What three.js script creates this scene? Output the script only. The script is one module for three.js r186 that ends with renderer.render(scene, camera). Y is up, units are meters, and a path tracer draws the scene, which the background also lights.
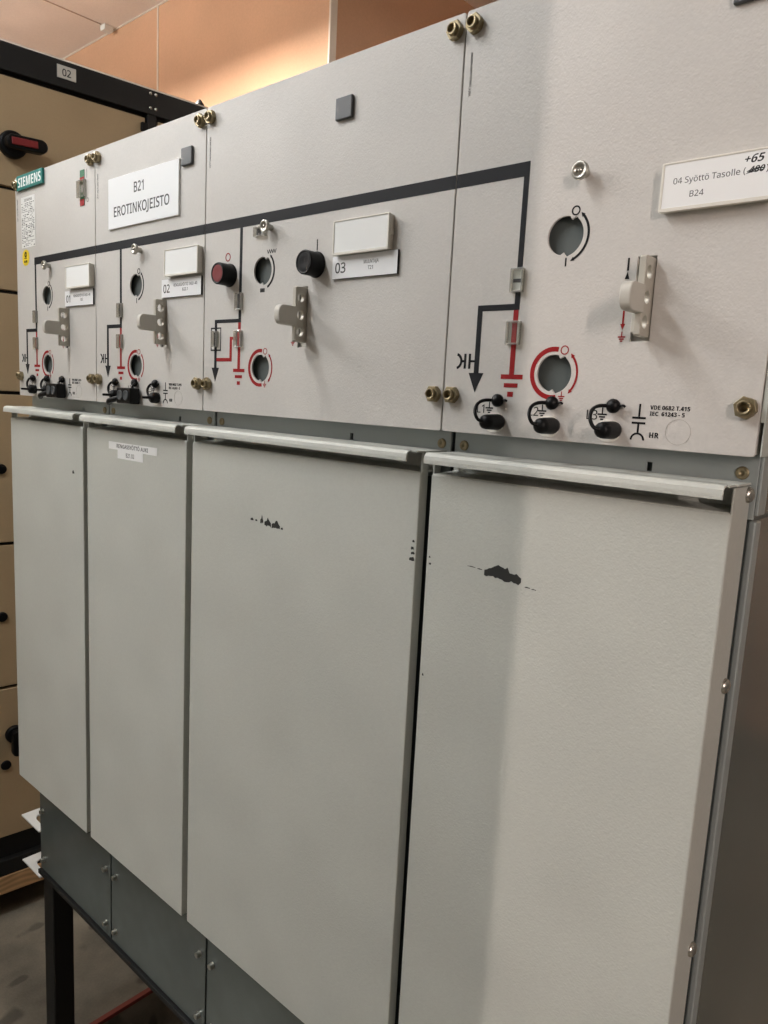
import * as THREE from 'three';
import { RoundedBoxGeometry } from 'three/addons/geometries/RoundedBoxGeometry.js';
import { mergeGeometries } from 'three/addons/utils/BufferGeometryUtils.js';
import { FontLoader } from 'three/addons/loaders/FontLoader.js';
import { RectAreaLightUniformsLib } from 'three/addons/lights/RectAreaLightUniformsLib.js';

// ---------------------------------------------------------------- camera, light, exposure
const FLOOR = 1.57;                       // height of the lower edge of the control panels above the floor
const scene = new THREE.Scene();
scene.background = new THREE.Color(0x050505);
const camera = new THREE.PerspectiveCamera(69.15, 768 / 1024, 0.02, 40);
camera.rotation.order = 'YXZ';
camera.position.set(1.5295, 0.0311 + FLOOR, 0.627);
camera.rotation.set(-0.1520, 0.7232, 0.0519);
scene.add(camera);
const renderer = new THREE.WebGLRenderer();
renderer.toneMapping = THREE.LinearToneMapping;
renderer.toneMappingExposure = 1.2;
renderer.shadowMap.enabled = true;
RectAreaLightUniformsLib.init();
const CEIL = 1.8 + FLOOR;
// twin-tube fittings, open to both sides: [centre x, y, z, length, runs along z?, intensity down, intensity up, colour, label]
const LAMPS = [
  [0.15, 1.60, 1.20, 1.4, true, 118, 10, 0xf8fcff, 'twin-tube strip lamp above the aisle, over the switchgear front'],
  [-1.50, 1.45, 1.30, 1.4, true, 200, 180, 0xf8fcff, 'twin-tube strip lamp above the aisle, in front of the brown cabinet'],
  [-1.08, 1.44, -0.50, 0.80, false, 680, 30, 0xfff6ec, 'short twin-tube strip lamp hung behind the switchgear, close to the salmon wall'],
  [-2.6, 1.45, 0.55, 1.0, false, 10, 500, 0xfff8f0, 'strip lamp shining up at the ceiling above the brown cabinet'],
  [0.9, 1.60, -2.3, 1.0, false, 80, 50, 0xfff6ec, 'twin-tube strip lamp in the recess behind the switchgear'],
];
const DOORLAMP = { x: 4.2, y: 1.0 + FLOOR, z: 2.62, w: 0.016, h: 1.2, intensity: 880, color: 0xffeee6 };

// ---------------------------------------------------------------- helpers
let seed = 12345;
const rnd = () => { seed = (seed * 1664525 + 1013904223) >>> 0; return seed / 4294967296; };
const used = new Map();
function numbered(n) { const k = used.get(n) || 0; used.set(n, k + 1); return k ? n + '_' + String(k).padStart(3, '0') : n; }
function thing(name, label, category, [x, y, z] = [0, 0, 0], group) {
  const o = new THREE.Group(); o.name = numbered(name); o.position.set(x, y, z);
  o.userData = { label, category }; if (group) o.userData.group = group;
  scene.add(o); return o;
}
function part(name, geo, mat, parent, label) {
  const g = Array.isArray(geo) ? merge(geo) : geo;
  const m = new THREE.Mesh(g, mat); m.name = name; m.castShadow = m.receiveShadow = true;
  if (label) m.userData.label = label;
  parent.add(m); return m;
}
function struct(name, geo, mat) {
  const m = part(name, geo, mat, scene); m.userData.kind = 'structure'; return m;
}
function merge(list) {
  return mergeGeometries(list.map(g => { const n = g.index ? g.toNonIndexed() : g.clone(); for (const k of Object.keys(n.attributes)) if (!['position', 'normal', 'uv'].includes(k)) n.deleteAttribute(k); n.morphAttributes = {}; return n; }));
}
// box from x0..x1 etc. with uv in metres
function box(x0, x1, y0, y1, z0, z1, r = 0) {
  const w = x1 - x0, h = y1 - y0, d = z1 - z0;
  const g = r > 0 ? new RoundedBoxGeometry(w, h, d, 2, Math.min(r, w / 2.01, h / 2.01, d / 2.01)) : new THREE.BoxGeometry(w, h, d);
  g.translate((x0 + x1) / 2, (y0 + y1) / 2, (z0 + z1) / 2);
  return metric(g);
}
function metric(g) {
  const p = g.attributes.position, n = g.attributes.normal, uv = new Float32Array(p.count * 2);
  for (let i = 0; i < p.count; i++) {
    const ax = Math.abs(n.getX(i)), ay = Math.abs(n.getY(i)), az = Math.abs(n.getZ(i));
    let u, v;
    if (az >= ax && az >= ay) { u = p.getX(i); v = p.getY(i); } else if (ax >= ay) { u = p.getZ(i); v = p.getY(i); } else { u = p.getX(i); v = p.getZ(i); }
    uv[2 * i] = u; uv[2 * i + 1] = v;
  }
  g.setAttribute('uv', new THREE.BufferAttribute(uv, 2));
  return g;
}
function cyl(r0, r1, h, seg, axis, x, y, z) { // base at x,y,z growing along +axis; r0 at base
  const g = new THREE.CylinderGeometry(r1, r0, h, seg); g.translate(0, h / 2, 0);
  if (axis === 'z') g.rotateX(Math.PI / 2); else if (axis === 'x') g.rotateZ(-Math.PI / 2);
  g.translate(x, y, z); return g;
}
function lathe(pts, seg, x, y, z, axis = 'z') {
  const g = new THREE.LatheGeometry(pts.map(p => new THREE.Vector2(p[0], p[1])), seg);
  if (axis === 'z') g.rotateX(Math.PI / 2); else if (axis === 'x') g.rotateZ(-Math.PI / 2);
  g.translate(x, y, z); return g;
}
function tube(pts, r, n = 24, seg = 8) {
  return new THREE.TubeGeometry(new THREE.CatmullRomCurve3(pts.map(p => new THREE.Vector3(...p))), n, r, seg, false);
}
function shapeOf(pts) { const s = new THREE.Shape(); pts.forEach((p, i) => i ? s.lineTo(p[0], p[1]) : s.moveTo(p[0], p[1])); s.closePath(); return s; }
function roundRect(x0, x1, y0, y1, r) {
  const s = new THREE.Shape();
  s.moveTo(x0 + r, y0); s.lineTo(x1 - r, y0); s.absarc(x1 - r, y0 + r, r, -Math.PI / 2, 0); s.lineTo(x1, y1 - r); s.absarc(x1 - r, y1 - r, r, 0, Math.PI / 2);
  s.lineTo(x0 + r, y1); s.absarc(x0 + r, y1 - r, r, Math.PI / 2, Math.PI); s.lineTo(x0, y0 + r); s.absarc(x0 + r, y0 + r, r, Math.PI, 1.5 * Math.PI);
  return s;
}
function extrude(shape, z0, z1, bevel = 0, curve = 10) {
  const g = new THREE.ExtrudeGeometry(shape, { depth: z1 - z0 - 2 * bevel, bevelEnabled: bevel > 0, bevelThickness: bevel, bevelSize: bevel, bevelOffset: -bevel, bevelSegments: 2, curveSegments: curve });
  g.translate(0, 0, z0 + bevel); return g;
}
const mm = a => a.map(p => [p[0] / 1000, p[1] / 1000]);
const INK = 0.00025;
const rect = (x0, x1, y0, y1) => extrude(shapeOf(mm([[x0, y0], [x1, y0], [x1, y1], [x0, y1]])), 0, INK);
const poly = pts => extrude(shapeOf(mm(pts)), 0, INK);
function arcBand(cx, cy, r0, r1, a0, a1) { // degrees, a0 < a1, mm
  const pts = [], n = 24, R = Math.PI / 180;
  for (let i = 0; i <= n; i++) { const a = (a0 + (a1 - a0) * i / n) * R; pts.push([cx + r1 * Math.cos(a), cy + r1 * Math.sin(a)]); }
  for (let i = n; i >= 0; i--) { const a = (a0 + (a1 - a0) * i / n) * R; pts.push([cx + r0 * Math.cos(a), cy + r0 * Math.sin(a)]); }
  return poly(pts);
}
const fonts = new FontLoader();
const fontR = await fonts.loadAsync('fonts/droid/droid_sans_regular.typeface.json');
const fontB = await fonts.loadAsync('fonts/droid/droid_sans_bold.typeface.json');
function text(str, size, x, y, { bold = false, sx = 1, turn = 0, center = false } = {}) { // mm, flat print
  const g = new THREE.ExtrudeGeometry((bold ? fontB : fontR).generateShapes(str, size / 1000), { depth: INK, bevelEnabled: false, curveSegments: 3 });
  g.scale(sx, 1, 1);
  if (center) { g.computeBoundingBox(); g.translate(-(g.boundingBox.max.x + g.boundingBox.min.x) / 2, 0, 0); }
  if (turn) g.rotateZ(turn);
  g.translate(x / 1000, y / 1000, 0); return g;
}

// ---------------------------------------------------------------- textures
function noiseGrid(n, cell, s0) { // tiling value noise, n px, cell px
  let s = s0; const r = () => { s = (s * 1664525 + 1013904223) >>> 0; return s / 4294967296; };
  const m = Math.round(n / cell), g = new Float32Array(m * m); for (let i = 0; i < m * m; i++) g[i] = r();
  const out = new Float32Array(n * n), f = t => t * t * (3 - 2 * t);
  for (let y = 0; y < n; y++) for (let x = 0; x < n; x++) {
    const gx = x / n * m, gy = y / n * m, ix = Math.floor(gx), iy = Math.floor(gy), fx = f(gx - ix), fy = f(gy - iy);
    const a = g[iy % m * m + ix % m], b = g[iy % m * m + (ix + 1) % m], c = g[(iy + 1) % m * m + ix % m], d = g[(iy + 1) % m * m + (ix + 1) % m];
    out[y * n + x] = (a * (1 - fx) + b * fx) * (1 - fy) + (c * (1 - fx) + d * fx) * fy;
  }
  return out;
}
function tex(n, fn, metres, srgb = false) {
  const d = new Uint8Array(n * n * 4);
  for (let i = 0; i < n * n; i++) { const c = fn(i); d[4 * i] = c[0]; d[4 * i + 1] = c[1]; d[4 * i + 2] = c[2]; d[4 * i + 3] = 255; }
  const t = new THREE.DataTexture(d, n, n); t.wrapS = t.wrapT = THREE.RepeatWrapping; t.magFilter = THREE.LinearFilter; t.minFilter = THREE.LinearMipmapLinearFilter; t.generateMipmaps = true;
  t.repeat.set(1 / metres, 1 / metres); if (srgb) t.colorSpace = THREE.SRGBColorSpace; t.needsUpdate = true; return t;
}
const cl = v => Math.max(0, Math.min(255, v));
const nA = noiseGrid(512, 8, 11), nB = noiseGrid(512, 4, 23), nC = noiseGrid(512, 64, 31), nD = noiseGrid(512, 16, 41), nE = noiseGrid(512, 128, 51), nF = noiseGrid(512, 2, 61), nG = noiseGrid(512, 32, 71), nH = noiseGrid(512, 6, 81);
const peelBump = tex(512, i => { const v = cl(255 * (0.6 * nB[i] + 0.4 * nH[i])); return [v, v, v]; }, 0.16);
const paintMap = (r, g, b) => tex(512, i => { const k = 1 + 0.035 * (nC[i] - 0.5) + 0.02 * (nF[i] - 0.5); return [cl(r * k), cl(g * k), cl(b * k)]; }, 0.55, true);
const galvMap = tex(512, i => { const k = 1 + 0.04 * (nG[i] - 0.5) + 0.04 * (nD[i] - 0.5) + 0.14 * (nE[i] - 0.5); return [cl(114 * k), cl(122 * k), cl(120 * k)]; }, 0.6, true);
const galvRough = tex(512, i => { const v = cl(255 * (0.46 + 0.02 * nG[i] + 0.05 * nE[i])); return [v, v, v]; }, 0.4);
const concreteMap = tex(512, i => { let k = 0.62 + 0.35 * nC[i] + 0.25 * nE[i] + 0.12 * nD[i] + 0.08 * nF[i]; { const q = Math.min(1, Math.max(0, (nG[i] + 0.12 * nD[i] - 0.86) / 0.1)); k *= 1 - 0.25 * q * q; } return [cl(118 * k), cl(112 * k), cl(99 * k)]; }, 0.9, true);
const wallMap = tex(512, i => { const k = 1 + 0.10 * (nE[i] - 0.5) + 0.06 * (nC[i] - 0.5) + 0.03 * (nF[i] - 0.5); return [cl(208 * k), cl(166 * k), cl(134 * k)]; }, 1.3, true);
const ceilMap = tex(512, i => { const k = 1 + 0.06 * (nE[i] - 0.5) + 0.05 * (nC[i] - 0.5) + 0.03 * (nF[i] - 0.5); return [cl(240 * k), cl(230 * k), cl(222 * k)]; }, 1.1, true);
const woodMap = (() => {
  const n = 512, d = (x, y) => { const i = y * n + x; const w = Math.sin((y / n * 26 + 2.2 * nE[i] + 0.7 * nC[i]) * 6.283); const k = 1 + 0.10 * w + 0.12 * (nG[i] - 0.5); return [cl(178 * k), cl(140 * k), cl(98 * k)]; };
  return tex(n, i => d(i % n, Math.floor(i / n)), 0.5, true);
})();
function canvasTex(w, h, draw) {
  const c = document.createElement('canvas'); c.width = w; c.height = h; const x = c.getContext('2d'); draw(x, w, h);
  const t = new THREE.CanvasTexture(c); t.colorSpace = THREE.SRGBColorSpace; t.anisotropy = 8; return t;
}

// ---------------------------------------------------------------- materials
const std = (color, roughness = 0.6, metalness = 0, extra = {}) => new THREE.MeshStandardMaterial({ color, roughness, metalness, ...extra });
const matt = (color, roughness) => new THREE.MeshPhysicalMaterial({ color, roughness, specularIntensity: 0.45 });
const M = {
  paint: std(0xffffff, 0.5, 0, { map: paintMap(202, 198, 192), bumpMap: peelBump, bumpScale: 0.00016 }),
  cover: std(0xffffff, 0.5, 0, { map: paintMap(194, 195, 187), bumpMap: peelBump, bumpScale: 0.00016 }),
  endPaint: std(0xffffff, 0.55, 0, { map: paintMap(192, 196, 188) }),
  galvStrip: std(0xa3aaa8, 0.45, 0.25, { bumpMap: peelBump, bumpScale: 0.00005 }),
  galv: std(0xffffff, 0.5, 0.45, { map: galvMap, roughnessMap: galvRough }),
  ink: matt(0x0f1012, 0.7), inkRed: matt(0x96181a, 0.65), inkGrey: std(0x4a4a48, 0.7), inkFaint: std(0xa8a298, 0.7), busbar: matt(0x15171b, 0.65),
  brass: std(0xa08a5c, 0.36, 0.85), zinc: std(0xb4b1a8, 0.32, 0.85), steelDome: std(0xc9c6bd, 0.25, 0.9),
  lever: std(0xbdb8ac, 0.38, 0.2), knob: std(0xc4c0b6, 0.5), blackPlastic: matt(0x0b0b0c, 0.42), rubber: matt(0x09090a, 0.42),
  redPlastic: std(0x7c2426, 0.45), darkGrey: std(0x4b4e50, 0.5), shaft: std(0x585e5c, 0.55, 0.2),
  clear: new THREE.MeshPhysicalMaterial({ color: 0xffffff, roughness: 0.08, transmission: 1, thickness: 0, ior: 1.49 }),
  milky: std(0xe4e0d5, 0.35), paper: std(0xf2f2ef, 0.8), black: std(0x121314, 0.55, 0.1), blackSteel: std(0x1a1a19, 0.55, 0.3),
  brown: std(0xffffff, 0.5, 0, { map: paintMap(172, 149, 116), bumpMap: peelBump, bumpScale: 0.0001 }),
  teal: std(0x0c7a74, 0.35), white: std(0xf4f4f2, 0.5), yellow: std(0xe8c920, 0.5), green: std(0x1e6a44, 0.5), chip: std(0x2b2b28, 0.8),
  wall: std(0xffffff, 0.65, 0, { map: wallMap }), strip: std(0xe6dccf, 0.5), ceiling: std(0xffffff, 0.8, 0, { map: ceilMap }),
  concrete: std(0xffffff, 0.55, 0, { map: concreteMap, bumpMap: peelBump, bumpScale: 0.0003 }), plainWall: std(0x7d7b77, 0.8), wood: std(0xffffff, 0.7, 0, { map: woodMap }),
  redEdge: std(0x7a3a30, 0.7), grille: std(0x9a9a94, 0.5),
  duct: std(0xb49f90, 0.7), bolt: std(0x94876a, 0.38, 0.75), bracket: std(0xe4e4e0, 0.4, 0.1), lampWhite: std(0xe9e9e4, 0.5),
};
function labelMat(w, h, draw) { return new THREE.MeshStandardMaterial({ map: canvasTex(w, h, draw), roughness: 0.45 }); }
// flat printed face on top of a plate: plane with 0..1 uv
function face(x0, x1, y0, y1, z) { const g = new THREE.PlaneGeometry(x1 - x0, y1 - y0); g.translate((x0 + x1) / 2, (y0 + y1) / 2, z); return g; }
const fitText = (x, str, cx, cy, size, wid, font = 'sans-serif') => { // text squeezed to a width
  x.font = size + 'px ' + font; const w = x.measureText(str).width; x.save(); x.translate(cx, cy); x.scale(wid / w, 1); x.textAlign = 'center'; x.textBaseline = 'middle'; x.fillText(str, 0, 0); x.lineWidth = size * 0.03; x.strokeStyle = x.fillStyle; x.strokeText(str, 0, 0); x.restore();
};

// ---------------------------------------------------------------- room
const WB = -1.443, XC = -0.689; // salmon wall and its corner
{
  // floor with an opening (cable pit) under the switchgear
  const px0 = -0.06, px1 = 1.30, pz0 = -0.95, pz1 = -0.13;
  struct('floor', [
    box(-4, px0, -0.25, 0, -3.4, 2.6), box(px1, 5.0, -0.25, 0, -3.4, 2.6), box(px0, px1, -0.25, 0, pz1, 2.6), box(px0, px1, -0.25, 0, -3.4, pz0),
    box(-4, 5.0, -0.25, 0, 2.6, 3.6),
  ], M.concrete);
  struct('trim_1', [box(px0 - 0.012, px0 + 0.002, -0.007, 0.003, pz0, pz1), box(px0, px1, -0.007, 0.003, pz1 - 0.002, pz1 + 0.012)], M.redEdge);
  struct('wall_pit', [box(px0, px0 + 0.0015, -0.25, -0.007, pz0, pz1), box(px0 - 0.1, px0, -2.1, -0.25, pz0 - 0.1, pz1 + 0.1), box(px1, px1 + 0.1, -2.1, -0.25, pz0 - 0.1, pz1 + 0.1), box(px0, px1, -2.1, -0.25, pz1, pz1 + 0.1), box(px0, px1, -2.1, -0.25, pz0 - 0.1, pz0), box(px0, px1, -2.2, -2.1, pz0, pz1)], M.concrete);
  struct('ceiling', box(-4, 5.0, CEIL, CEIL + 0.15, -3.4, 3.6), M.ceiling);
  // salmon sandwich panels, 1.19 m pitch, each one a piece of the wall
  const wall = struct('wall_back', box(-4, XC - 0.02, 0, CEIL, WB - 0.12, WB - 0.05), M.plainWall);
  for (let k = 0, x1 = XC; k < 3; k++, x1 -= 1.188) part('wall_panel', box(Math.max(x1 - 1.188, -4) + 0.003, x1 - 0.003, 0, CEIL, WB - 0.05, WB, 0), M.wall, wall);
  for (let k = 0; k < 2; k++) { const x = XC - 1.188 * (k + 1) + 1.188 * 0; part('joint_strip', box(x - 0.0045, x + 0.0045, 0, CEIL, WB - 0.03, WB + 0.004), M.strip, wall); }
  part('corner_strip', box(XC - 0.007, XC + 0.002, 0, CEIL, WB - 0.03, WB + 0.004), M.strip, wall);
  part('cornice', box(-4, XC, CEIL - 0.005, CEIL, WB, WB + 0.006), M.strip, wall);
  struct('wall_return', box(XC - 0.15, XC, 0, CEIL, -3.4, WB - 0.031), M.wall);
  struct('wall_far', box(XC, 5.0, 0, CEIL, -3.5, -3.4), M.wall);
  struct('wall_left', box(-4.1, -4, 0, CEIL, -3.4, 3.6), M.plainWall);
  struct('wall_front', box(-4, 2.2, 0, CEIL, 2.5, 2.6), M.plainWall);
  // right wall with the doorway the second light comes through
  struct('wall_right', [box(2.2, 2.3, 0, CEIL, 0.99, 2.5), box(2.2, 2.3, 0, CEIL, -3.4, -0.1), box(2.2, 2.3, 2.5, CEIL, -0.1, 0.99)], M.plainWall);
  struct('wall_corridor', [box(4.9, 5.0, 0, CEIL, -3.4, 3.6), box(2.2, 5.0, 0, CEIL, 3.5, 3.6)], M.plainWall);
}

// ---------------------------------------------------------------- lamps
for (const [x, y, z, len, alongZ, inten, up, col, label] of LAMPS) {
  const t = thing('strip_lamp', label, 'lamp', [x, y + FLOOR, z]); if (alongZ) t.rotation.y = Math.PI / 2;
  part('housing', [box(-len / 2 - 0.03, len / 2 + 0.03, -0.012, 0.012, -0.035, 0.035, 0.004)], M.lampWhite, t);
  for (const s of [-1, 1]) part('suspension_rod', cyl(0.004, 0.004, CEIL - y - FLOOR - 0.012, 8, 'y', s * len * 0.4, 0.012, 0), M.lampWhite, t);
  const glow = new THREE.MeshStandardMaterial({ color: 0xffffff, emissive: col, emissiveIntensity: 1.5 });
  for (const s of [-1, 1]) {
    part('tube', cyl(0.013, 0.013, len, 16, 'x', -len / 2, 0, s * 0.055), glow, t, 'glowing fluorescent tube');
    for (const d of [-1, 1]) { const L = new THREE.RectAreaLight(col, d < 0 ? inten : up, len, 0.026); L.position.set(0, d * 0.015, s * 0.055); L.rotation.x = d * Math.PI / 2; L.castShadow = true; L.name = 'lamp_light'; t.add(L); }
  }
}
{
  const D = DOORLAMP, t = thing('wall_lamp', 'tall warm wall lamp in the corridor beyond the doorway', 'lamp', [D.x, D.y, D.z]);
  const dx = 1.16 - D.x, dz = -D.z; t.rotation.y = Math.atan2(dx, dz);
  part('housing', box(-D.w / 2 - 0.02, D.w / 2 + 0.02, -D.h / 2 - 0.02, D.h / 2 + 0.02, -0.06, -0.01, 0.01), M.lampWhite, t);
  part('diffuser', box(-D.w / 2, D.w / 2, -D.h / 2, D.h / 2, -0.01, 0), new THREE.MeshStandardMaterial({ color: 0xffffff, emissive: D.color, emissiveIntensity: 1.2 }), t, 'glowing warm diffuser');
  const L = new THREE.RectAreaLight(D.color, D.intensity, D.w, D.h); L.position.set(0, 0, 0.004); L.rotation.y = Math.PI; L.castShadow = true; L.name = 'lamp_light'; t.add(L);
}

// ---------------------------------------------------------------- switchgear enclosure
const UX = [0, 0.31, 0.62, 1.05], UW = [0.31, 0.31, 0.43, 0.31];
{
  const cx = 0.68, cz = -0.4;
  const t = thing('switchgear_enclosure', 'galvanised steel switchgear enclosure on black legs, behind the grey panels and covers', 'enclosure', [cx, 0, cz]);
  const F = FLOOR, W = (geo) => (Array.isArray(geo) ? merge(geo) : geo).translate(-cx, 0, -cz);
  part('body', W([box(0.004, 1.352, F - 0.79, F + 0.395, -0.77, -0.030)]), M.galv, t);
  part('lower_body', W([box(0.004, 1.352, F - 1.03, F - 0.79, -0.77, -0.030)]), M.galv, t);
  for (let k = 0; k < 4; k++) {
    const x0 = UX[k] + 0.0025, x1 = UX[k] + UW[k] - 0.0025, slot = UX[k] + 0.217 + (k === 2 ? 0.06 : 0);
    const hole = shapeOf([[slot - 0.0025, F - 0.021], [slot + 0.0025, F - 0.021], [slot + 0.0025, F - 0.013], [slot - 0.0025, F - 0.013]]);
    const s = shapeOf([[x0, F - 0.052], [x1, F - 0.052], [x1, F + 0.012], [x0, F + 0.012]]); s.holes.push(hole);
    const st = part('support_strip', W(extrude(s, -0.026, -0.023, 0.0006)), M.galvStrip, t);
    for (const x of [x0 + 0.0125, x1 - 0.0125]) {
      if (k === 0 && x < 0.1) continue;
      const sc = part('torx_screw', W([lathe([[0.0055, 0], [0.0052, 0.0014], [0.0023, 0.0018], [0.0019, 0.0002], [0, 0.0001]], 16, x, F - 0.0145, -0.023)]), M.bolt, st);
    }
    // front plates of the base
    const bp = part('base_plate', W(extrude(shapeOf([[x0, F - 1.03], [x1, F - 1.03], [x1, F - 0.7], [x0, F - 0.7]]), -0.025, -0.022, 0.0006)), M.galv, t);
    for (const x of [x0 + 0.0155, x1 - 0.0155]) for (const y of [-0.89, -1.004])
      part('hex_bolt', W([cyl(0.0055, 0.0055, 0.0015, 16, 'z', x, F + y, -0.022), cyl(0.0048, 0.0048, 0.006, 6, 'z', x, F + y, -0.0205)]), M.zinc, bp, 'small zinc hex bolt');
  }
  part('strip_end_fold', W(box(1.3575, 1.3605, F - 0.0485, F + 0.01, -0.044, -0.024, 0.001)), M.galvStrip, t);
  part('base_rail', W([box(0.0, 1.36, F - 1.042, F - 1.032, -0.06, -0.016, 0.001)]), M.blackSteel, t);
  part('corner_post', W([box(1.352, 1.3585, F - 1.03, F - 0.054, -0.046, -0.030, 0.002)]), M.galvStrip, t, 'bright galvanised corner edge');
  part('side_panel', W([box(1.352, 1.3555, F - 1.03, F - 0.054, -0.77, -0.046)]), M.galv, t);
  part('end_plate', W([box(1.3595, 1.3635, F + 0.027, F + 0.403, -0.77, -0.0015, 0.0006), box(1.3622, 1.3635, F + 0.0005, F + 0.028, -0.77, -0.0015, 0.0004)]), M.endPaint, t, 'pale painted end plate');
  for (const [x, z] of [[-0.006, -0.03], [1.30, -0.03], [-0.006, -0.72], [1.30, -0.72]])
    part('leg', W([box(x, x + 0.046, -0.0, F - 1.042, z - 0.046, z, 0.003), box(x - 0.015, x + 0.065, 0, 0.008, z - 0.065, z + 0.015)]), M.blackSteel, t, 'black square steel leg');
  for (const y of [-0.945, -1.055]) {
    const s = shapeOf([[-0.086, 0], [0.004, 0], [0.004, 0.014], [-0.045, 0.016], [-0.056, 0.020], [-0.060, 0.026], [-0.056, 0.032], [-0.045, 0.036], [0.004, 0.038], [0.004, 0.052], [-0.086, 0.052]]);
    const g = extrude(s, 0, 0.003); g.rotateX(-Math.PI / 2); g.translate(0, F + y, -0.018);
    part('slotted_bracket', W(g), M.bracket, t, 'bright slotted bracket tab');
  }
}

// ---------------------------------------------------------------- cable compartment covers
const CZ = 0.022, CT = -0.044, CB = -0.7926;
const coverLabels = [
  'plain grey cable compartment cover, narrow, below the panel with the teal badge',
  'narrow grey cable compartment cover with two small white printed stickers near its handle lip',
  'wide grey cable compartment cover with a row of small dark paint chips',
  'grey cable compartment cover with one long dark paint chip and dome screws along its side',
];
function chip(cx, cy, w, h, n, s0) { // irregular flake outline
  let s = s0; const r = () => { s = (s * 1664525 + 1013904223) >>> 0; return s / 4294967296; };
  const top = [], bot = [];
  for (let i = 0; i <= n; i++) { const u = i / n, e = Math.sin(Math.PI * Math.min(1, Math.max(0.04, u))); top.push([cx + (u - 0.5) * w, cy + h * (0.15 + 0.6 * e * (0.4 + 0.9 * r()))]); bot.unshift([cx + (u - 0.5) * w, cy - h * (0.15 + 0.25 * r())]); }
  return extrude(shapeOf(top.concat(bot)), CZ, CZ + 0.0002);
}
for (let k = 0; k < 4; k++) {
  const w = UW[k], gl = 0.0083, gr = 0.0062;
  const t = thing('compartment_cover', coverLabels[k], 'cover', [UX[k], FLOOR, 0], 'cable compartment covers');
  const front = roundRect(gl, w - gr, CB, CT, 0.002);
  part('front_sheet', metric(extrude(front, CZ - 0.003, CZ, 0.0012)), M.cover, t);
  for (const [a, b] of [[gl, gl + 0.002], [w - gr - 0.002, w - gr]]) part('side_flange', box(a, b, CB + 0.001, CT + 0.02, k === 3 && a > 0.1 ? -0.021 : 0.009, CZ - 0.002, 0.0008), M.cover, t);
  part('bottom_flange', box(gl + 0.002, w - gr - 0.002, CB, CB + 0.002, -0.018, CZ - 0.003), M.cover, t);
  // folded handle lip: in at the top of the sheet, up, out, down
  const prof = [[CZ - 0.001, CT - 0.001], [-0.012, CT + 0.0005], [-0.0150, CT + 0.003], [-0.0150, -0.0245], [-0.012, -0.0222], [0.028, -0.0212], [0.0322, -0.0222], [0.0345, -0.0248], [0.0352, -0.0285], [0.0352, -0.0325]];
  const th = 0.0018, out = prof.map((p, i) => { const a = prof[Math.max(0, i - 1)], b = prof[Math.min(prof.length - 1, i + 1)]; const dx = b[0] - a[0], dy = b[1] - a[1], l = Math.hypot(dx, dy); return [p[0] - dy / l * -th, p[1] - dx / l * th]; });
  const inner = prof.slice(0, 6), innerOut = out.slice(0, 6).reverse();
  const sweep = (pts, x0, x1) => { const g = new THREE.ExtrudeGeometry(shapeOf(pts), { depth: x1 - x0, bevelEnabled: false }); // shape (z,y) -> extrude along x
    g.rotateY(-Math.PI / 2); g.scale(-1, 1, 1); g.rotateY(0); const p = g.attributes.position;
    // after the turn: x' = depth, z' = first coordinate
    for (let i = 0; i < p.count; i++) p.setX(i, p.getX(i)); g.translate(x0, 0, 0); flip(g); g.computeVertexNormals(); return metric(g); };
  part('handle_recess', sweep(inner.concat(innerOut), gl + 0.002, w - gr - 0.002), M.cover, t);
  const lipPts = prof.slice(4).concat(out.slice(4).reverse());
  const lip = part('handle_lip', sweep(lipPts, gl - 0.001, w - (k === 3 ? 0.0105 : 0.0165)), M.cover, t);
  part('top_flange', box(gl, w - gr, -0.0234, -0.0214, -0.021, 0.012, 0.0008), M.cover, t);
  if (k === 3) for (const y of [-0.031, -0.193, -0.439, -0.7]) part('dome_screw', [lathe([[0.0068, 0], [0.0066, 0.0016], [0.005, 0.0036], [0.0025, 0.0046], [0, 0.0048]], 20, w - gr, y, -0.0145, 'x')], M.steelDome, t, 'nickel dome screw');
  // paint chips
  if (k === 0) part('paint_chip', chip(0.268, -0.125, 0.007, 0.006, 5, 3), M.chip, t);
  if (k === 2) {
    let s = 7; for (const [x, y, cw, ch] of [[0.146, -0.1345, 0.006, 0.004], [0.155, -0.1345, 0.004, 0.003], [0.166, -0.134, 0.006, 0.009], [0.178, -0.136, 0.013, 0.010], [0.194, -0.1365, 0.016, 0.009], [0.206, -0.138, 0.004, 0.003]]) part('paint_chip', chip(x, y, cw, ch, 6, s += 9), M.chip, t);
    for (const [x, y, cw, ch] of [[0.4195, -0.118, 0.003, 0.003], [0.4185, -0.126, 0.004, 0.004], [0.4195, -0.131, 0.005, 0.004], [0.4185, -0.138, 0.007, 0.006]]) part('paint_chip', chip(x, y, cw, ch, 5, s += 9), M.chip, t);
  }
  if (k === 3) {
    part('paint_chip', chip(0.1025, -0.1335, 0.042, 0.013, 16, 77), M.chip, t, 'long jagged dark chip');
    let s = 5; for (const [x, y, cw, ch] of [[0.066, -0.131, 0.010, 0.001], [0.076, -0.1315, 0.006, 0.001], [0.131, -0.139, 0.006, 0.0012], [0.138, -0.1395, 0.005, 0.001], [0.0125, -0.131, 0.002, 0.002], [0.0135, -0.138, 0.003, 0.002], [0.013, -0.26, 0.002, 0.003]]) part('paint_chip', chip(x, y, cw, ch, 5, s += 9), M.chip, t);
  }
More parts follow.
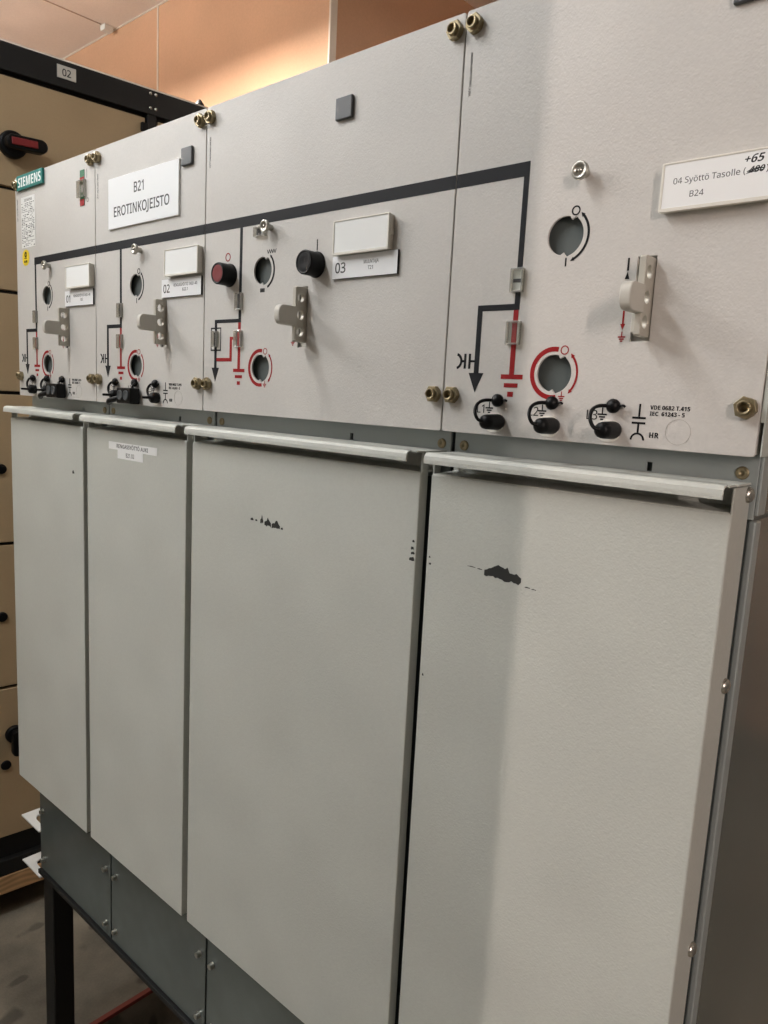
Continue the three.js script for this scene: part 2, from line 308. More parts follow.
  if (k === 1) {
    const mkS = (x0, x1, y0, y1, str, fw) => { const m = labelMat(512, Math.round(512 * (y1 - y0) / (x1 - x0)), (x, W, H) => { x.fillStyle = '#eeeeec'; x.fillRect(0, 0, W, H); x.fillStyle = '#222'; fitText(x, str, W / 2, H / 2, H * 0.66, W * fw, 'sans-serif'); });
      const b = part('sticker', box(x0, x1, y0, y1, CZ, CZ + 0.0004), M.paper, t, 'white printed sticker'); part('print', face(x0, x1, y0, y1, CZ + 0.0005), m, b); };
    mkS(0.083, 0.2265, -0.0725, -0.0605, 'RENGASSYÖTTÖ AUKI', 0.66);
    mkS(0.111, 0.187, -0.086, -0.0725, 'B21.02', 0.34);
  }
}
function flip(g) { // mirror repair: reverse winding
  const p = g.attributes.position, uv = g.attributes.uv;
  for (let i = 0; i < p.count; i += 3) for (const at of [p, uv]) for (let c = 0; c < at.itemSize; c++) { const a = at.array[(i + 1) * at.itemSize + c]; at.array[(i + 1) * at.itemSize + c] = at.array[(i + 2) * at.itemSize + c]; at.array[(i + 2) * at.itemSize + c] = a; }
  return g;
}

// ---------------------------------------------------------------- control panels
const PH = 0.4057; // height
const panelLabels = [
  'grey switchgear control panel with teal badge, rating sticker and yellow seal',
  'grey switchgear control panel with a large white B21 sign',
  'wide grey switchgear control panel with red and black push buttons',
  'grey switchgear control panel with a white 04 label in a clear holder',
];
function keyhole(cx, cy) { // operating hole outline, mm
  const pts = [], R = Math.PI / 180; const P = (r, a) => pts.push([cx + r * Math.cos(a * R), cy + r * Math.sin(a * R)]);
  for (let a = -72; a <= 52; a += 6) P(18.4, a);
  P(18.9, 56); P(14.6, 66);
  for (let a = 76; a <= 262; a += 8) P(16.9, a);
  P(14.6, 270); P(18.9, 280);
  return pts;
}
function hexBolt(t, u, v) {
  const x = u / 1000, y = v / 1000;
  const hs = new THREE.Shape(), a0 = 0.3 + rnd(); for (let i = 0; i < 6; i++) { const a = a0 + i * Math.PI / 3; i ? hs.lineTo(0.0092 * Math.cos(a), 0.0092 * Math.sin(a)) : hs.moveTo(0.0092 * Math.cos(a), 0.0092 * Math.sin(a)); } hs.closePath();
  const hh = new THREE.Path(); hh.absarc(0, 0, 0.0050, 0, Math.PI * 2, true); hs.holes.push(hh);
  const g = extrude(hs, 0.0008, 0.0063, 0.0005); g.translate(x, y, 0);
  const b = part('hex_bolt', [cyl(0.0082, 0.0080, 0.0012, 24, 'z', x, y, 0), g, lathe([[0.0058, 0.0062], [0.0058, 0.0092], [0.0053, 0.0098], [0.0036, 0.0098], [0.0034, 0.0030]], 20, x, y, 0)], M.bolt, t, 'brass-coloured hex bolt');
  part('socket', lathe([[0.0034, 0.0040], [0.0033, 0.0001], [0, 0]], 6, x, y, 0.0028), M.bolt, b);
}
function indicatorWindow(t, u0, u1, v0, v1, marks, back = M.inkGrey) {
  const x0 = u0 / 1000, x1 = u1 / 1000, y0 = v0 / 1000, y1 = v1 / 1000;
  const outer = roundRect(x0, x1, y0, y1, 0.0012), inner = roundRect(x0 + 0.0016, x1 - 0.0016, y0 + 0.0016, y1 - 0.0016, 0.0006); outer.holes.push(inner);
  const w = part('position_window', extrude(outer, 0, 0.0045, 0.0003), M.milkyClear || (M.milkyClear = new THREE.MeshPhysicalMaterial({ color: 0xe8e6e0, roughness: 0.15, transmission: 0.75, thickness: 0, ior: 1.49 })), t, 'clear plastic position window');
  part('window_pane', box(x0 + 0.0017, x1 - 0.0017, y0 + 0.0017, y1 - 0.0017, 0.0036, 0.0043), M.clear, w);
  part('window_back', box(x0 + 0.0017, x1 - 0.0017, y0 + 0.0017, y1 - 0.0017, 0.0003, 0.0006), back, w);
  for (const [a, b, c, d, m] of marks) part('position_mark', box(a / 1000, b / 1000, c / 1000, d / 1000, 0.0006, 0.0012), m, w);
}
function padlockLever(t) {
  // fin stands out of the slot; outline in (z, y), three padlock holes through it
  const s = new THREE.Shape(); const zf = 0.0178;
  s.moveTo(-0.004, 0.093); s.lineTo(zf - 0.0015, 0.093); s.lineTo(zf, 0.0945); s.lineTo(zf, 0.1565); s.lineTo(zf - 0.0015, 0.158); s.lineTo(-0.004, 0.158); s.closePath();
  for (const y of [0.1455, 0.125, 0.105]) { const h = new THREE.Path(); h.absarc(0.0093, y, 0.0052, 0, Math.PI * 2, true); s.holes.push(h); }
  const g = new THREE.ExtrudeGeometry(s, { depth: 0.0044, bevelEnabled: true, bevelThickness: 0.0008, bevelSize: 0.0008, bevelOffset: -0.0008, bevelSegments: 2, curveSegments: 18 });
  g.rotateY(-Math.PI / 2); // shape x -> +z , depth -> -x
  g.translate(0.2135 - 0.0008, 0, 0);
  const fin = part('padlock_lever', g, M.lever, t, 'metal locking lever with three padlock holes');
  // thumb knob on the front edge, rounded end
  const k = new THREE.Shape(); const a = 0.1115, b = 0.1345, c = (a + b) / 2, r = (b - a) / 2;
  k.moveTo(zf - 0.002, a); k.lineTo(0.044 - r * 0.8, a); k.bezierCurveTo(0.044 - r * 0.2, a, 0.044, a + r * 0.35, 0.044, c); k.bezierCurveTo(0.044, b - r * 0.35, 0.044 - r * 0.2, b, 0.044 - r * 0.8, b); k.lineTo(zf - 0.002, b); k.closePath();
  const kg = new THREE.ExtrudeGeometry(k, { depth: 0.0072, bevelEnabled: true, bevelThickness: 0.0012, bevelSize: 0.0012, bevelOffset: -0.0012, bevelSegments: 3, curveSegments: 14 });
  kg.rotateY(-Math.PI / 2); kg.translate(0.2135 - 0.0004, 0, 0);
  part('thumb_knob', kg, M.knob, fin, 'pale plastic thumb knob');
}
function earthMini(u, v, s, m) { // earth sign: stem, three bars; mm
  return [rect(u - 0.35 * m, u + 0.35 * m, v, v + 4 * s), rect(u - 3.4 * s, u + 3.4 * s, v - 0.9 * m, v), rect(u - 2.2 * s, u + 2.2 * s, v - 2.6 * s - 0.3, v - 1.7 * s - 0.3 + 0.2), rect(u - 1.1 * s, u + 1.1 * s, v - 4.2 * s - 0.4, v - 3.3 * s - 0.4 + 0.2)];
}
const arrowHead = (u, v, a, l, w) => { const c = Math.cos(a), s = Math.sin(a); return poly([[u + c * l, v + s * l], [u - s * w, v + c * w], [u + s * w, v - c * w]]); };
function rubberCap(t, u, open = false) {
  const x = u / 1000;
  const nub = part('retaining_button', [lathe([[0, 0], [0.0035, 0], [0.0062, 0.0022], [0.0064, 0.005], [0.0045, 0.0078], [0.002, 0.009], [0, 0.0092]], 18, x - 0.001, 0.0345, 0), tube([[x + 0.004, 0.0345, 0.004], [x + 0.009, 0.0352, 0.005], [x + 0.0105, 0.034, 0.0045]], 0.0011, 8, 6)], M.rubber, t);
  if (open) { // short cap with a thin pull pin
    const cap = part('rubber_cap', [lathe([[0, 0], [0.0082, 0], [0.0085, 0.003], [0.0080, 0.0105], [0.006, 0.0125], [0.0021, 0.013], [0.0019, 0.026], [0, 0.0268]], 24, x, 0.0135, 0)], M.rubber, t, 'black rubber plug with a thin pull pin');
    part('strap', tube([[x - 0.004, 0.0345, 0.004], [x - 0.011, 0.033, 0.006], [x - 0.014, 0.026, 0.009], [x - 0.011, 0.018, 0.010], [x - 0.004, 0.0145, 0.0105]], 0.0019, 24, 8), M.rubber, cap);
  } else {
    const cap = part('rubber_cap', lathe([[0, 0], [0.0074, 0], [0.0078, 0.003], [0.0074, 0.020], [0.0068, 0.0245], [0.004, 0.027], [0, 0.0272]], 24, x, 0.0135, 0.0), M.rubber, t, 'black rubber plug on a strap');
    part('strap', tube([[x - 0.004, 0.0345, 0.004], [x - 0.010, 0.034, 0.013], [x - 0.011, 0.030, 0.023], [x - 0.009, 0.022, 0.029], [x - 0.005, 0.0155, 0.029], [x - 0.001, 0.0138, 0.026]], 0.0017, 28, 8), M.rubber, cap);
  }
  const sock = extrude((() => { const o = roundRect(x - 0.0165, x + 0.0065, 0.0030, 0.0225, 0.0093); return o; })(), 0, 0.0012, 0.0004);
  part('socket_ring', sock, M.milky, t);
}
function hookSymbol(u, v, s) { // capacitor symbol drawn leftwards from a line at u: lead, two plates, lead, socket arc
  return [rect(u - 5, u, v - 1.1, v + 1.1), rect(u - 7.4, u - 4.8, v - 7.5, v + 7.5), rect(u - 13, u - 10.4, v - 7.5, v + 7.5), rect(u - 16.5, u - 13, v - 1.1, v + 1.1), arcBand(u - 23.5, v, 5.8, 8.4, -75, 75)];
}

for (let k = 0; k < 4; k++) {
  const w = UW[k], W = w * 1000, t = thing('control_panel', panelLabels[k], 'panel', [UX[k], FLOOR, 0], 'switchgear control panels');
  const isT = k === 2;
  // sheet with real openings
  const sh = roundRect(0.0009, w - 0.0009, 0, PH, 0.003);
  for (const [cx, cy] of [[126.5, 184.5], [126.5, 61.8]]) sh.holes.push(new THREE.Path(mm(keyhole(cx, cy)).map(p => new THREE.Vector2(p[0], p[1]))));
  const slot = mm([[198, isT ? 87.5 : 90], [214.5, isT ? 87.5 : 90], [214.5, 160], [198, 160]]); sh.holes.push(new THREE.Path(slot.map(p => new THREE.Vector2(p[0], p[1]))));
  part('panel_sheet', metric(extrude(sh, -0.0025, 0, 0.0005, 8)), M.paint, t);
  part('panel_fold', [box(0.0012, 0.003, 0.002, PH - 0.002, -0.02, -0.002), box(w - 0.003, w - 0.0012, 0.002, PH - 0.002, -0.02, -0.002), box(0.003, w - 0.003, PH - 0.0025, PH - 0.0005, -0.02, -0.002)], M.paint, t);
  for (const cy of [184.5, 61.8]) part('operating_shaft', [cyl(0.0215, 0.0215, 0.004, 32, 'z', 0.1265, cy / 1000, -0.012)], M.shaft, t, 'grey plate inside the operating hole');
  part('lever_slot_back', box(0.196, 0.216, 0.085, 0.163, -0.0075, -0.005), M.knob, t);
  if (k === 3) part('slot_liner', [box(0.1985, 0.2085, 0.097, 0.126, -0.004, 0.003, 0.001)], M.knob, t);

  // mimic diagram
  const bu0 = k === 0 ? 78 : 0.6, bu1 = k === 3 ? 84.8 : W - 0.6;
  part('mimic_busbar', rect(bu0, bu1, 242.3, 255.3), M.busbar, t, 'thick black busbar line');
  if (!isT) {
    part('mimic_line', [rect(79, 84.8, 159, 242.3), rect(79, 84.8, 120.9, 138), rect(36.9, 79, 120.9, 126.7), rect(36.9, 42.6, 60, 120.9)], M.busbar, t);
    part('cable_arrow', poly([[30.7, 60.8], [48.6, 60.8], [39.6, 41.6]]), M.busbar, t);
    part('capacitor_symbol', hookSymbol(37, 72.3, 1), M.ink, t);
  } else {
    part('mimic_line', [rect(79, 84.5, 158, 242.3), rect(79, 84.5, 121, 137), rect(26, 79, 121, 125.8), rect(26, 31.4, 60, 121)], M.busbar, t);
    part('cable_arrow', poly([[20.2, 60.8], [37.2, 60.8], [28.6, 41.9]]), M.busbar, t);
    part('fuse_outline', [rect(17.3, 40.8, 113.6, 115.4), rect(17.3, 40.8, 83.8, 85.6), rect(17.3, 19, 85.6, 113.6), rect(39.1, 40.8, 85.6, 113.6)], M.busbar, t);
    part('mimic_line', [rect(60.7, 74, 98.5, 102.5), rect(60.7, 65.8, 69.5, 98.5), rect(31.4, 60.7, 69.5, 74.3)], M.inkRed, t, 'red stepped line');
    indicatorWindow(t, 22.9, 35.6, 88.6, 110.8, [[26.4, 31.4, 91, 108.6, M.busbar]], M.shaft);
  }
  part('mimic_line', rect(78.7, 84.2, 60, 120.9), M.inkRed, t, 'red earthing line');
  part('earth_symbol', [rect(69.6, 94.2, 55.6, 60), rect(73.7, 89.2, 47.5, 51.6), rect(78.4, 84.8, 38.6, 43.4)], M.inkRed, t, 'red earth symbol');
  indicatorWindow(t, 74.2, 88.2, 136.8, 159.4, k === 3 ? [[76.4, 86, 146.4, 149.6, M.busbar]] : [[79, 84, 139, 157.4, M.busbar]], k === 3 ? M.endPaint : M.shaft);
  indicatorWindow(t, 73.6, 88.8, 88, 110.6, [[78.7, 84.2, 90.2, 108.6, M.inkRed]], k === 3 ? M.endPaint : M.shaft);
  // turning marks
  if (!isT) part('rotation_arrow', [arcBand(126.5, 184.5, 22.5, 24.7, -62, 42), arrowHead(126.5 + 23.6 * Math.cos(0.73), 184.5 + 23.6 * Math.sin(0.73), 2.3, 4, 1.9), arrowHead(126.5 + 23.6 * Math.cos(-1.08), 184.5 + 23.6 * Math.sin(-1.08), -2.65, 4, 1.9), arcBand(136, 205.2, 3.0, 4.3, 0, 360), rect(129.2, 130.6, 157.4, 165)], M.ink, t);
  else part('rotation_arrow', [arcBand(126.5, 184.5, 22.3, 25.0, -62, 42), arrowHead(126.5 + 23.6 * Math.cos(0.73), 184.5 + 23.6 * Math.sin(0.73), 2.3, 4, 1.9), ...[0, 1, 2, 3].flatMap(i => [poly([[135 + 4.4 * i, 209.5], [136 + 4.4 * i, 209.5], [138.2 + 4.4 * i, 204.5], [137.2 + 4.4 * i, 204.5]]), poly([[137.2 + 4.4 * i, 204.5], [138.2 + 4.4 * i, 204.5], [140.4 + 4.4 * i, 209.5], [139.4 + 4.4 * i, 209.5]])]), ...[0, 1, 2, 3].map(i => rect(123.5 + 2.3 * i, 125.2 + 2.3 * i, 157.5, 162.5))], M.ink, t);
  part('rotation_arrow', [arcBand(126.5, 61.8, 20.0, 24.4, 80, 282), arcBand(126.5, 61.8, 23.4, 25.4, -38, 38), arrowHead(126.5 + 24.4 * Math.cos(0.66), 61.8 + 24.4 * Math.sin(0.66), 2.2, 4, 2), arrowHead(126.5 + 24.4 * Math.cos(-0.66), 61.8 + 24.4 * Math.sin(-0.66), -2.2, 4, 2), arcBand(136.6, 83, 3.2, 4.2, 0, 360), ...earthMini(137, 41.5, 1, 1.2)], M.inkRed, t, 'red turning mark');
  // lever and its marks
  padlockLever(t);
  part('lever_mark', isT ? [rect(189.6, 191, 149, 160)] : [rect(189.2, 190.8, 149.5, 160), poly([[187.8, 142.5], [192, 142.5], [190, 148.5]])], M.ink, t);
  part('lever_mark', [rect(189.2, 190.8, 105, 124), arrowHead(190, 105, -Math.PI / 2, 5, 2.2), ...earthMini(190, 94.5, 1, 1.2)], M.inkRed, t, 'small red arrow and earth mark');
  // lock bolt under the busbar
  part('lock_bolt', [cyl(0.0038, 0.0038, 0.009, 16, 'z', 0.1425, 0.2353, 0), lathe([[0.0072, 0.009], [0.0078, 0.0095], [0.0078, 0.0125], [0.0070, 0.0133], [0.0044, 0.0133], [0.0042, 0.0105], [0, 0.0105]], 20, 0.1425, 0.2353, 0)], M.zinc, t);
  part('lock_pin', lathe([[0.0026, 0], [0.0024, 0.0022], [0, 0.003]], 14, 0.1425, 0.2353, 0.0105), M.steelDome, t);
  if (isT) indicatorWindow(t, 111, 134, 226.5, 239, [[115, 122, 229, 237, M.busbar]], M.grille);
  // corner bolts
  for (const [u, v] of [[12.5, 390.5], [W - 11, 390.5], [12.5, 38], [W - 11, 38]]) hexBolt(t, u, v);
  // vertical small print near the seam
  part('printed_text', text('A98098A-0009/V0/0001_x.JGA', 2.4, 8.2, 367, { turn: -Math.PI / 2, bold: false, sx: 0.9 }), M.inkGrey, t);
  // test points
  if (!isT) {
    part('printed_text', [text('L1', 8.4, 43, 21.6), text('L2', 8.4, 103, 21.8), text('L3', 8.4, 163, 21.8)], M.ink, t);
    part('earth_symbol', [...earthMini(58.7, 27.5, 1.3, 1.6), ...earthMini(118.4, 27.5, 1.3, 1.6), ...earthMini(179, 27.5, 1.3, 1.6)], M.ink, t, 'small black earth symbols');
    const plugged = k === 0 ? 2 : k === 1 ? 1 : -1;
    [71, 131, 191.3].forEach((u, i) => { if (i !== plugged) rubberCap(t, u, k < 2); else part('retaining_button', [lathe([[0, 0], [0.0035, 0], [0.0062, 0.0022], [0.0064, 0.005], [0.0045, 0.0078], [0, 0.0092]], 18, u / 1000 - 0.001, 0.0345, 0)], M.rubber, t); });
    part('capacitor_symbol', [rect(212.2, 213.8, 26.5, 37.5), rect(207, 219, 24.6, 26.4), rect(207, 219, 20.2, 22), rect(212.2, 213.8, 12.5, 20.2), arcBand(213, 6.5, 4.8, 6.4, 0, 180)], M.ink, t);
    part('printed_text', [text('VDE 0682 T.415', 3.5, 222, 33.2, { bold: true, sx: 0.98 }), text('IEC  61243 - 5', 3.5, 222, 28, { bold: true, sx: 0.98 }), text('HR', 4.6, 223, 9.2, { bold: true })], M.ink, t);
    part('printed_circle', arcBand(247.5, 15.5, 10.4, 10.62, 0, 360), M.inkFaint, t);
  }
  // dark square cap
  if (k > 0) part('square_cap', box(0.2545, 0.2805, 0.3385, 0.3625, 0, 0.0042, 0.0014), M.darkGrey, t, 'dark grey square cap');
  // paper holder and engraved plate
  const hold = (u0, u1, v0, v1, draw) => {
    const x0 = u0 / 1000, x1 = u1 / 1000, y0 = v0 / 1000, y1 = v1 / 1000, zf = 0.0095;
    const o = roundRect(x0, x1, y0, y1, 0.0015), i = roundRect(x0 + 0.0022, x1 - 0.0022, y0 + 0.0030, y1 - 0.0016, 0.0008); o.holes.push(i);
    const h = part('label_holder', [extrude(o, 0.006, zf, 0.0004), box(x0 + 0.0012, x1 - 0.0012, y0 + 0.001, y1 - 0.001, 0, 0.0055, 0.0006), box(x1 - 0.001, x1 + 0.0008, y0 + 0.016, y0 + 0.022, 0.002, 0.007)], M.milky, t, 'pale plastic label holder');
    const p = part('paper_insert', box(x0 + 0.0022, x1 - 0.0022, y0 + 0.0030, y1 - 0.0016, 0.0055, 0.0088), M.paper, h, 'white paper insert');
    if (draw) part('print', face(x0 + 0.0022, x1 - 0.0022, y0 + 0.0030, y1 - 0.0016, 0.0090), labelMat(1024, 440, draw), h);
  };
  const plate = (u0, u1, v0, v1, no, l1, l2, w1) => {
    const x0 = u0 / 1000, x1 = u1 / 1000, y0 = v0 / 1000, y1 = v1 / 1000;
    const p = part('name_plate', box(x0, x1, y0, y1, 0, 0.0026, 0.0003), M.black, t, 'engraved white name plate with black core');
    part('print', box2(x0 + 0.0003, x1 - 0.0003, y0 + 0.0003, y1 - 0.0003, 0.0026, 0.0029), labelMat(1024, 264, (x, w_, h_) => { x.fillStyle = '#ececec'; x.fillRect(0, 0, w_, h_); x.fillStyle = '#1a1a1a'; fitText(x, no, 135, 138, 165, 185); fitText(x, l1, 625, 95, 56, w1); fitText(x, l2, 625, 165, 56, 40 * l2.length * 0.75); }), p);
  };
  if (k === 0) { hold(221, 306, 189.5, 227.5); plate(204.5, 306, 161, 187.5, '01', 'RENGASSYÖTTÖ TASO -40', 'B22', 610); }
  if (k === 1) { hold(221, 306, 189.5, 227.5); plate(205, 306, 161, 187.3, '02', 'RENGASSYÖTTÖ TASO -40', 'B22.1', 610); }
  if (k === 2) { hold(264, 350, 189.8, 228); plate(258.5, 359.3, 164.5, 190, '03', 'MUUNTAJA', 'T21', 235); }
  if (k === 3) hold(215, 302, 191.5, 229.5, (x, w_, h_) => {
    x.fillStyle = '#f3f3f1'; x.fillRect(0, 0, w_, h_); x.fillStyle = '#2a2a2c';
    x.font = '84px sans-serif'; x.textBaseline = 'alphabetic'; x.fillText('04 Syöttö Tasolle (', 95, 205); x.fillText('B24', 265, 352);
    x.fillStyle = x.strokeStyle = '#111'; x.font = 'italic bold 108px sans-serif'; x.fillText('+65', 745, 105); x.font = 'italic bold 84px sans-serif'; x.fillText('480', 800, 202); x.font = '84px sans-serif'; x.fillText(')', 955, 205);
    x.lineWidth = 9; x.beginPath(); x.moveTo(790, 190); x.quadraticCurveTo(850, 150, 945, 172); x.quadraticCurveTo(870, 160, 800, 200); x.quadraticCurveTo(860, 190, 940, 185); x.stroke();
  });
  // push buttons on the transformer panel
  if (isT) {
    for (const [u, v, m, lab] of [[58.6, 183, M.redPlastic, 'red push button in a black collar'], [228.5, 184, M.blackPlastic, 'black push button']]) {
      const b = part('push_button', lathe([[0.0152, 0], [0.0152, 0.002], [0.0142, 0.003], [0.0142, 0.0195], [0.0134, 0.0212], [0.0118, 0.0212], [0.0112, 0.0200], [0, 0.0200]], 36, u / 1000, v / 1000, 0), M.blackPlastic, t, lab);
      part('button_face', lathe([[0.0110, 0], [0.0108, 0.0008], [0.006, 0.0003], [0, 0.0002]], 32, u / 1000, v / 1000, 0.0200), m, b);
    }
    part('printed_text', [arcBand(53.4, 207, 4.2, 5.6, 0, 360)], M.inkRed, t); part('printed_text', rect(227.8, 229.3, 200.5, 213.3), M.ink, t);
  }
  if (k === 1) {
    const x0 = 0.0478, x1 = 0.2478, y0 = 0.2745, y1 = 0.3510;
    const p = part('sign_plate', box(x0, x1, y0, y1, 0, 0.0026, 0.0004), M.white, t, 'large white sign reading B21 EROTINKOJEISTO');
    part('print', box2(x0 + 0.0005, x1 - 0.0005, y0 + 0.0005, y1 - 0.0005, 0.0026, 0.0028), labelMat(1024, 392, (x, w_, h_) => { x.fillStyle = '#f0f1f1'; x.fillRect(0, 0, w_, h_); x.fillStyle = '#16171a'; fitText(x, 'B21', 478, 112, 104, 172); fitText(x, 'EROTINKOJEISTO', 495, 265, 104, 830); }), p);
  }
  if (k === 0) {
    const b = part('badge', box(0.0175, 0.126, 0.3795, 0.4055, 0, 0.0045, 0.0006), M.teal, t, 'teal badge with white lettering');
    const g = text('SIEMENS', 16.5, 72.5, 384.3, { bold: true, center: true }); g.computeBoundingBox(); const bw = g.boundingBox.max.x - g.boundingBox.min.x; g.translate(-0.0725, 0, 0); g.scale(0.096 / bw, 1, 1); g.translate(0.0725, 0, 0.0045); part('lettering', g, M.white, b);
    const st = part('rating_sticker', box(0.0255, 0.0845, 0.276, 0.367, 0, 0.0003), M.paper, t, 'white rating sticker with fine print');
    part('print', face(0.0255, 0.0845, 0.276, 0.367, 0.0004), labelMat(384, 592, (x, w_, h_) => {
      x.fillStyle = '#e6e6e2'; x.fillRect(0, 0, w_, h_); x.fillStyle = '#222'; fitText(x, 'SIEMENS', 200, 40, 40, 220);
      let s = 3; const r = () => { s = (s * 1664525 + 1013904223) >>> 0; return s / 4294967296; };
      for (let j = 0; j < 27; j++) { const y = 72 + j * 19; if (j % 6 === 5) { x.fillRect(12, y + 4, w_ - 24, 4); continue; } let px = 16; while (px < w_ - 40) { const l = 12 + r() * 46; if (r() < 0.72) x.fillRect(px, y, Math.min(l, w_ - 16 - px), 7 + (r() < 0.25 ? 5 : 0)); px += l + 10 + r() * 16; } }
    }), st);
    const y = part('seal_sticker', extrude(roundRect(0.0265, 0.0570, 0.2435, 0.2725, 0.0135), 0, 0.0003), M.yellow, t, 'yellow seal sticker');
    part('print', [arcBand(41.7, 263.5, 3.4, 5.2, 0, 360), rect(40.7, 42.7, 260, 267), rect(36, 47.5, 256.4, 257.6), rect(35.5, 40.5, 249, 253), rect(43, 48, 249, 253)].map(g => g.translate(0, 0, 0.0003)), M.ink, y);
    // pressure indicator
    const strip = part('pressure_gauge', box(0.2595, 0.2745, 0.3235, 0.3805, 0, 0.0006), M.green, t, 'red and green pressure gauge strip');
    part('gauge_red', [box(0.2595, 0.2745, 0.3235, 0.334, 0.0006, 0.0009), box(0.2595, 0.2745, 0.3635, 0.369, 0.0006, 0.0009)], M.inkRed, strip);
    indicatorWindow(t, 253.5, 281, 336.5, 364, [[264, 270, 345, 356, M.grille]], M.grille);
    part('printed_text', [arcBand(285, 331, 2.6, 3.4, 0, 360), rect(282, 283, 366, 380)], M.inkGrey, t);
  }
}
function box2(x0, x1, y0, y1, z0, z1) { const g = new THREE.BoxGeometry(x1 - x0, y1 - y0, z1 - z0); g.translate((x0 + x1) / 2, (y0 + y1) / 2, (z0 + z1) / 2); return g; }

// ---------------------------------------------------------------- voltage test plugs in the first two panels
for (const [ux, u0, u1, label] of [[0, 0.160, 0.2045, 'black voltage test plug below the yellow sealed panel, in its last socket'], [0.31, 0.1025, 0.1455, 'black voltage test plug in the middle socket of the B21 panel']]) {
  const t = thing('test_plug', label, 'plug', [ux + (u0 + u1) / 2, FLOOR + 0.014, 0], 'voltage test plugs');
  const hw = (u1 - u0) / 2;
  part('housing', [box(-hw, hw, -0.0125, 0.0125, 0.003, 0.020, 0.002), box(-0.012, 0.012, -0.008, 0.008, 0, 0.003)], M.blackPlastic, t);
  for (const x of [-hw * 0.45, hw * 0.4]) part('dial', lathe([[0.0078, 0], [0.0078, 0.0012], [0.0064, 0.0018], [0.006, 0.0008], [0, 0.0008]], 24, x, 0.0005, 0.020), M.darkGrey, t);
  part('lead', tube([[-hw, -0.004, 0.014], [-hw - 0.01, -0.007, 0.018], [-hw - 0.022, -0.010, 0.020], [-hw - 0.03, -0.013, 0.016]], 0.0045, 16, 8), M.rubber, t);
  part('strap', tube([[0.01, 0.0125, 0.01], [0.016, 0.017, 0.012], [hw - 0.006, 0.021, 0.008]], 0.0016, 12, 6), M.rubber, t);
}

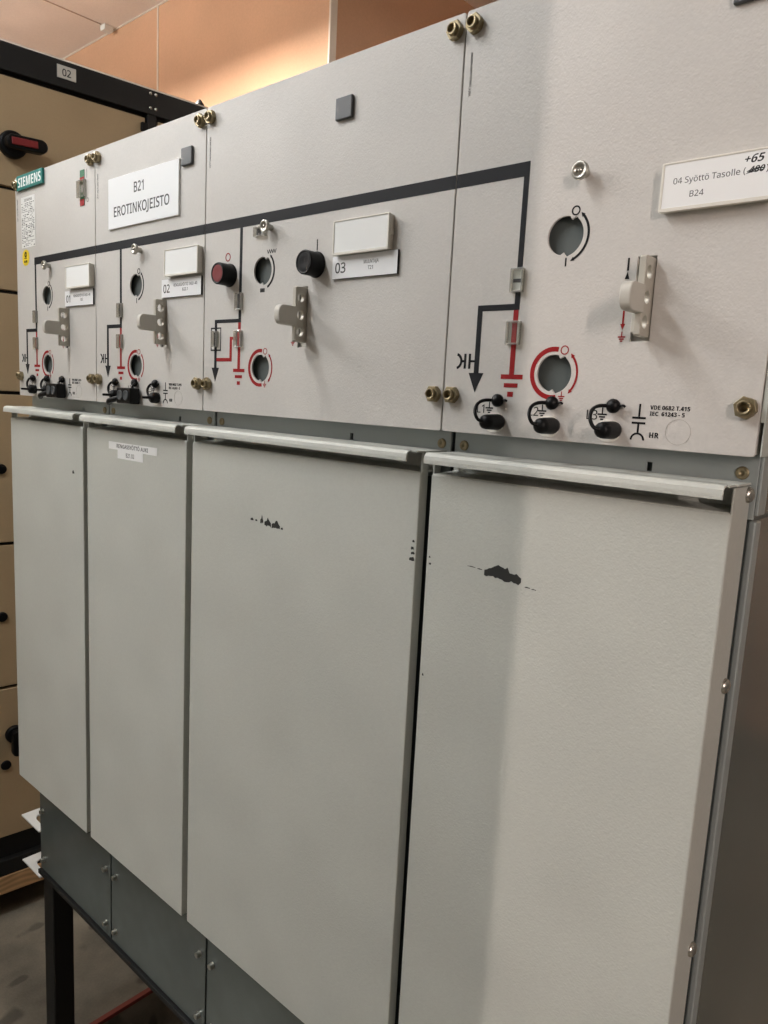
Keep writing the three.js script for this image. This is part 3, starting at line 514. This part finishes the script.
// ---------------------------------------------------------------- brown low-voltage cabinet on the far left
{
  const t = thing('distribution_cabinet', 'brown low-voltage distribution cabinet with black frame and rotary handles', 'cabinet', [-0.6, 0, -0.217]);
  t.rotation.y = Math.PI / 2 - THREE.MathUtils.degToRad(6); // local +x runs along its front away from the aisle, local +z faces the switchgear
  // local frame: x = along front, z = outwards
  const F = FLOOR, D = -0.45, xa = -1.1, xb = 0.95;
  part('carcass', [box(xa, xb, F - 1.38, F + 0.862, D, -0.018)], M.black, t);
  const rail = part('top_rail', box(xa, xb, F + 0.812, F + 0.879, -0.02, 0.006, 0.001), M.black, t);
  part('rail_edge', box(xa, xb, F + 0.879, F + 0.884, -0.02, 0.004), M.strip, rail);
  const np = part('number_plate', box(0.137, 0.187, F + 0.833, F + 0.866, 0.006, 0.0085, 0.0004), M.grille, t);
  part('print', box2(0.1375, 0.1865, F + 0.8335, F + 0.8655, 0.0085, 0.0088), labelMat(256, 168, (x, w_, h_) => { x.fillStyle = '#c9c6be'; x.fillRect(0, 0, w_, h_); x.fillStyle = '#2b2b2b'; fitText(x, '02', w_ / 2, h_ / 2 + 4, 130, 130); }), np);
  part('post', box(0.392, 0.420, F - 1.31, F + 0.812, -0.02, 0.003, 0.001), M.black, t);
  for (const [x, y] of [[0.4, 0.868], [0.416, 0.868], [0.4, 0.829], [0.416, 0.829]]) part('rail_bolt', lathe([[0.0048, 0], [0.0046, 0.002], [0.002, 0.004], [0, 0.0042]], 12, x, F + y, 0.006), M.steelDome, t);
  part('hinge', box(0.372, 0.392, F + 0.76, F + 0.784, 0, 0.012, 0.002), M.blackPlastic, t);
  part('lifting_lug', lathe([[0.016, 0], [0.014, 0.006], [0.005, 0.018], [0, 0.019]], 10, 0.565, F + 0.884, -0.01, 'y'), M.blackPlastic, t);
  const seams = [0.804, 0.525, 0.2595, -0.008, -0.426, -0.846, -1.31];
  for (let i = 0; i < seams.length - 1; i++) {
    const d = part('door', box(xa + 0.01, 0.386, F + seams[i + 1] + 0.005, F + seams[i] - 0.004, -0.018, 0, 0.002), M.brown, t, 'brown compartment door');
    part('door', box(0.426, xb - 0.01, F + seams[i + 1] + 0.005, F + seams[i] - 0.004, -0.018, 0, 0.002), M.brown, t, 'brown compartment door');
  }
  // rotary switch handle with a red insert
  const handle = (x, y, s, a, red) => {
    const h = part('rotary_handle', [lathe([[0.034 * s, 0], [0.034 * s, 0.014 * s], [0.029 * s, 0.020 * s], [0, 0.021 * s]], 32, x, F + y, 0), (() => { const g = extrude(roundRect(-0.026 * s, 0.076 * s, -0.017 * s, 0.017 * s, 0.0165 * s), 0.020 * s, 0.050 * s, 0.004 * s); g.rotateZ(a); g.translate(x, F + y, 0); return g; })()], M.blackPlastic, t, 'black rotary handle');
    if (red) { const g = box(-0.014 * s, 0.050 * s, -0.009 * s, 0.009 * s, 0.049 * s, 0.053 * s, 0.002 * s); g.rotateZ(a); g.translate(x, F + y, 0); part('handle_insert', g, M.redPlastic, h, 'red insert'); }
  };
  handle(0.022, 0.633, 1, 0.04, true); handle(-0.008, -0.99, 0.75, -1.6, false);
  for (const [x, y] of [[-0.025, -0.215], [-0.032, -0.634], [-0.033, -1.081]]) part('door_lock', lathe([[0.014, 0], [0.014, 0.004], [0.011, 0.006], [0, 0.006]], 20, x, F + y, 0), M.blackPlastic, t, 'round black door lock');
  part('plinth_rail', box(xa, xb, F - 1.43, F - 1.382, -0.4, 0.0, 0.002), M.blackSteel, t);
  part('plinth', box(xa, xb, 0, F - 1.487, -0.42, -0.14), M.blackSteel, t);
}
{
  const t = thing('timber_beam', 'pale timber plank under the brown cabinet', 'plank', [-0.6, FLOOR - 1.488, -0.217]);
  t.rotation.y = Math.PI / 2 - THREE.MathUtils.degToRad(6);
  part('plank', metric(box(-1.1, 0.95, 0, 0.057, -0.4, 0.002, 0.003)), M.wood, t);
}
// ---------------------------------------------------------------- ceiling box and its thin duct
{
  const t = thing('junction_box', 'small white box on the ceiling beside the salmon wall', 'box', [-2.276, CEIL, -1.398]);
  part('lid', box(-0.022, 0.022, -0.026, 0, -0.024, 0.024, 0.003), M.lampWhite, t);
  const c = thing('cable_duct', 'thin pale cable duct along the ceiling to the small white box', 'duct', [-2.28, CEIL, -0.5]);
  part('duct', [box(-0.002, 0.002, -0.004, 0, -0.87, 2.4), box(-0.002, 0.002, -0.004, 0, -0.94, -0.925)], M.duct, c);
}
renderer.render(scene, camera);
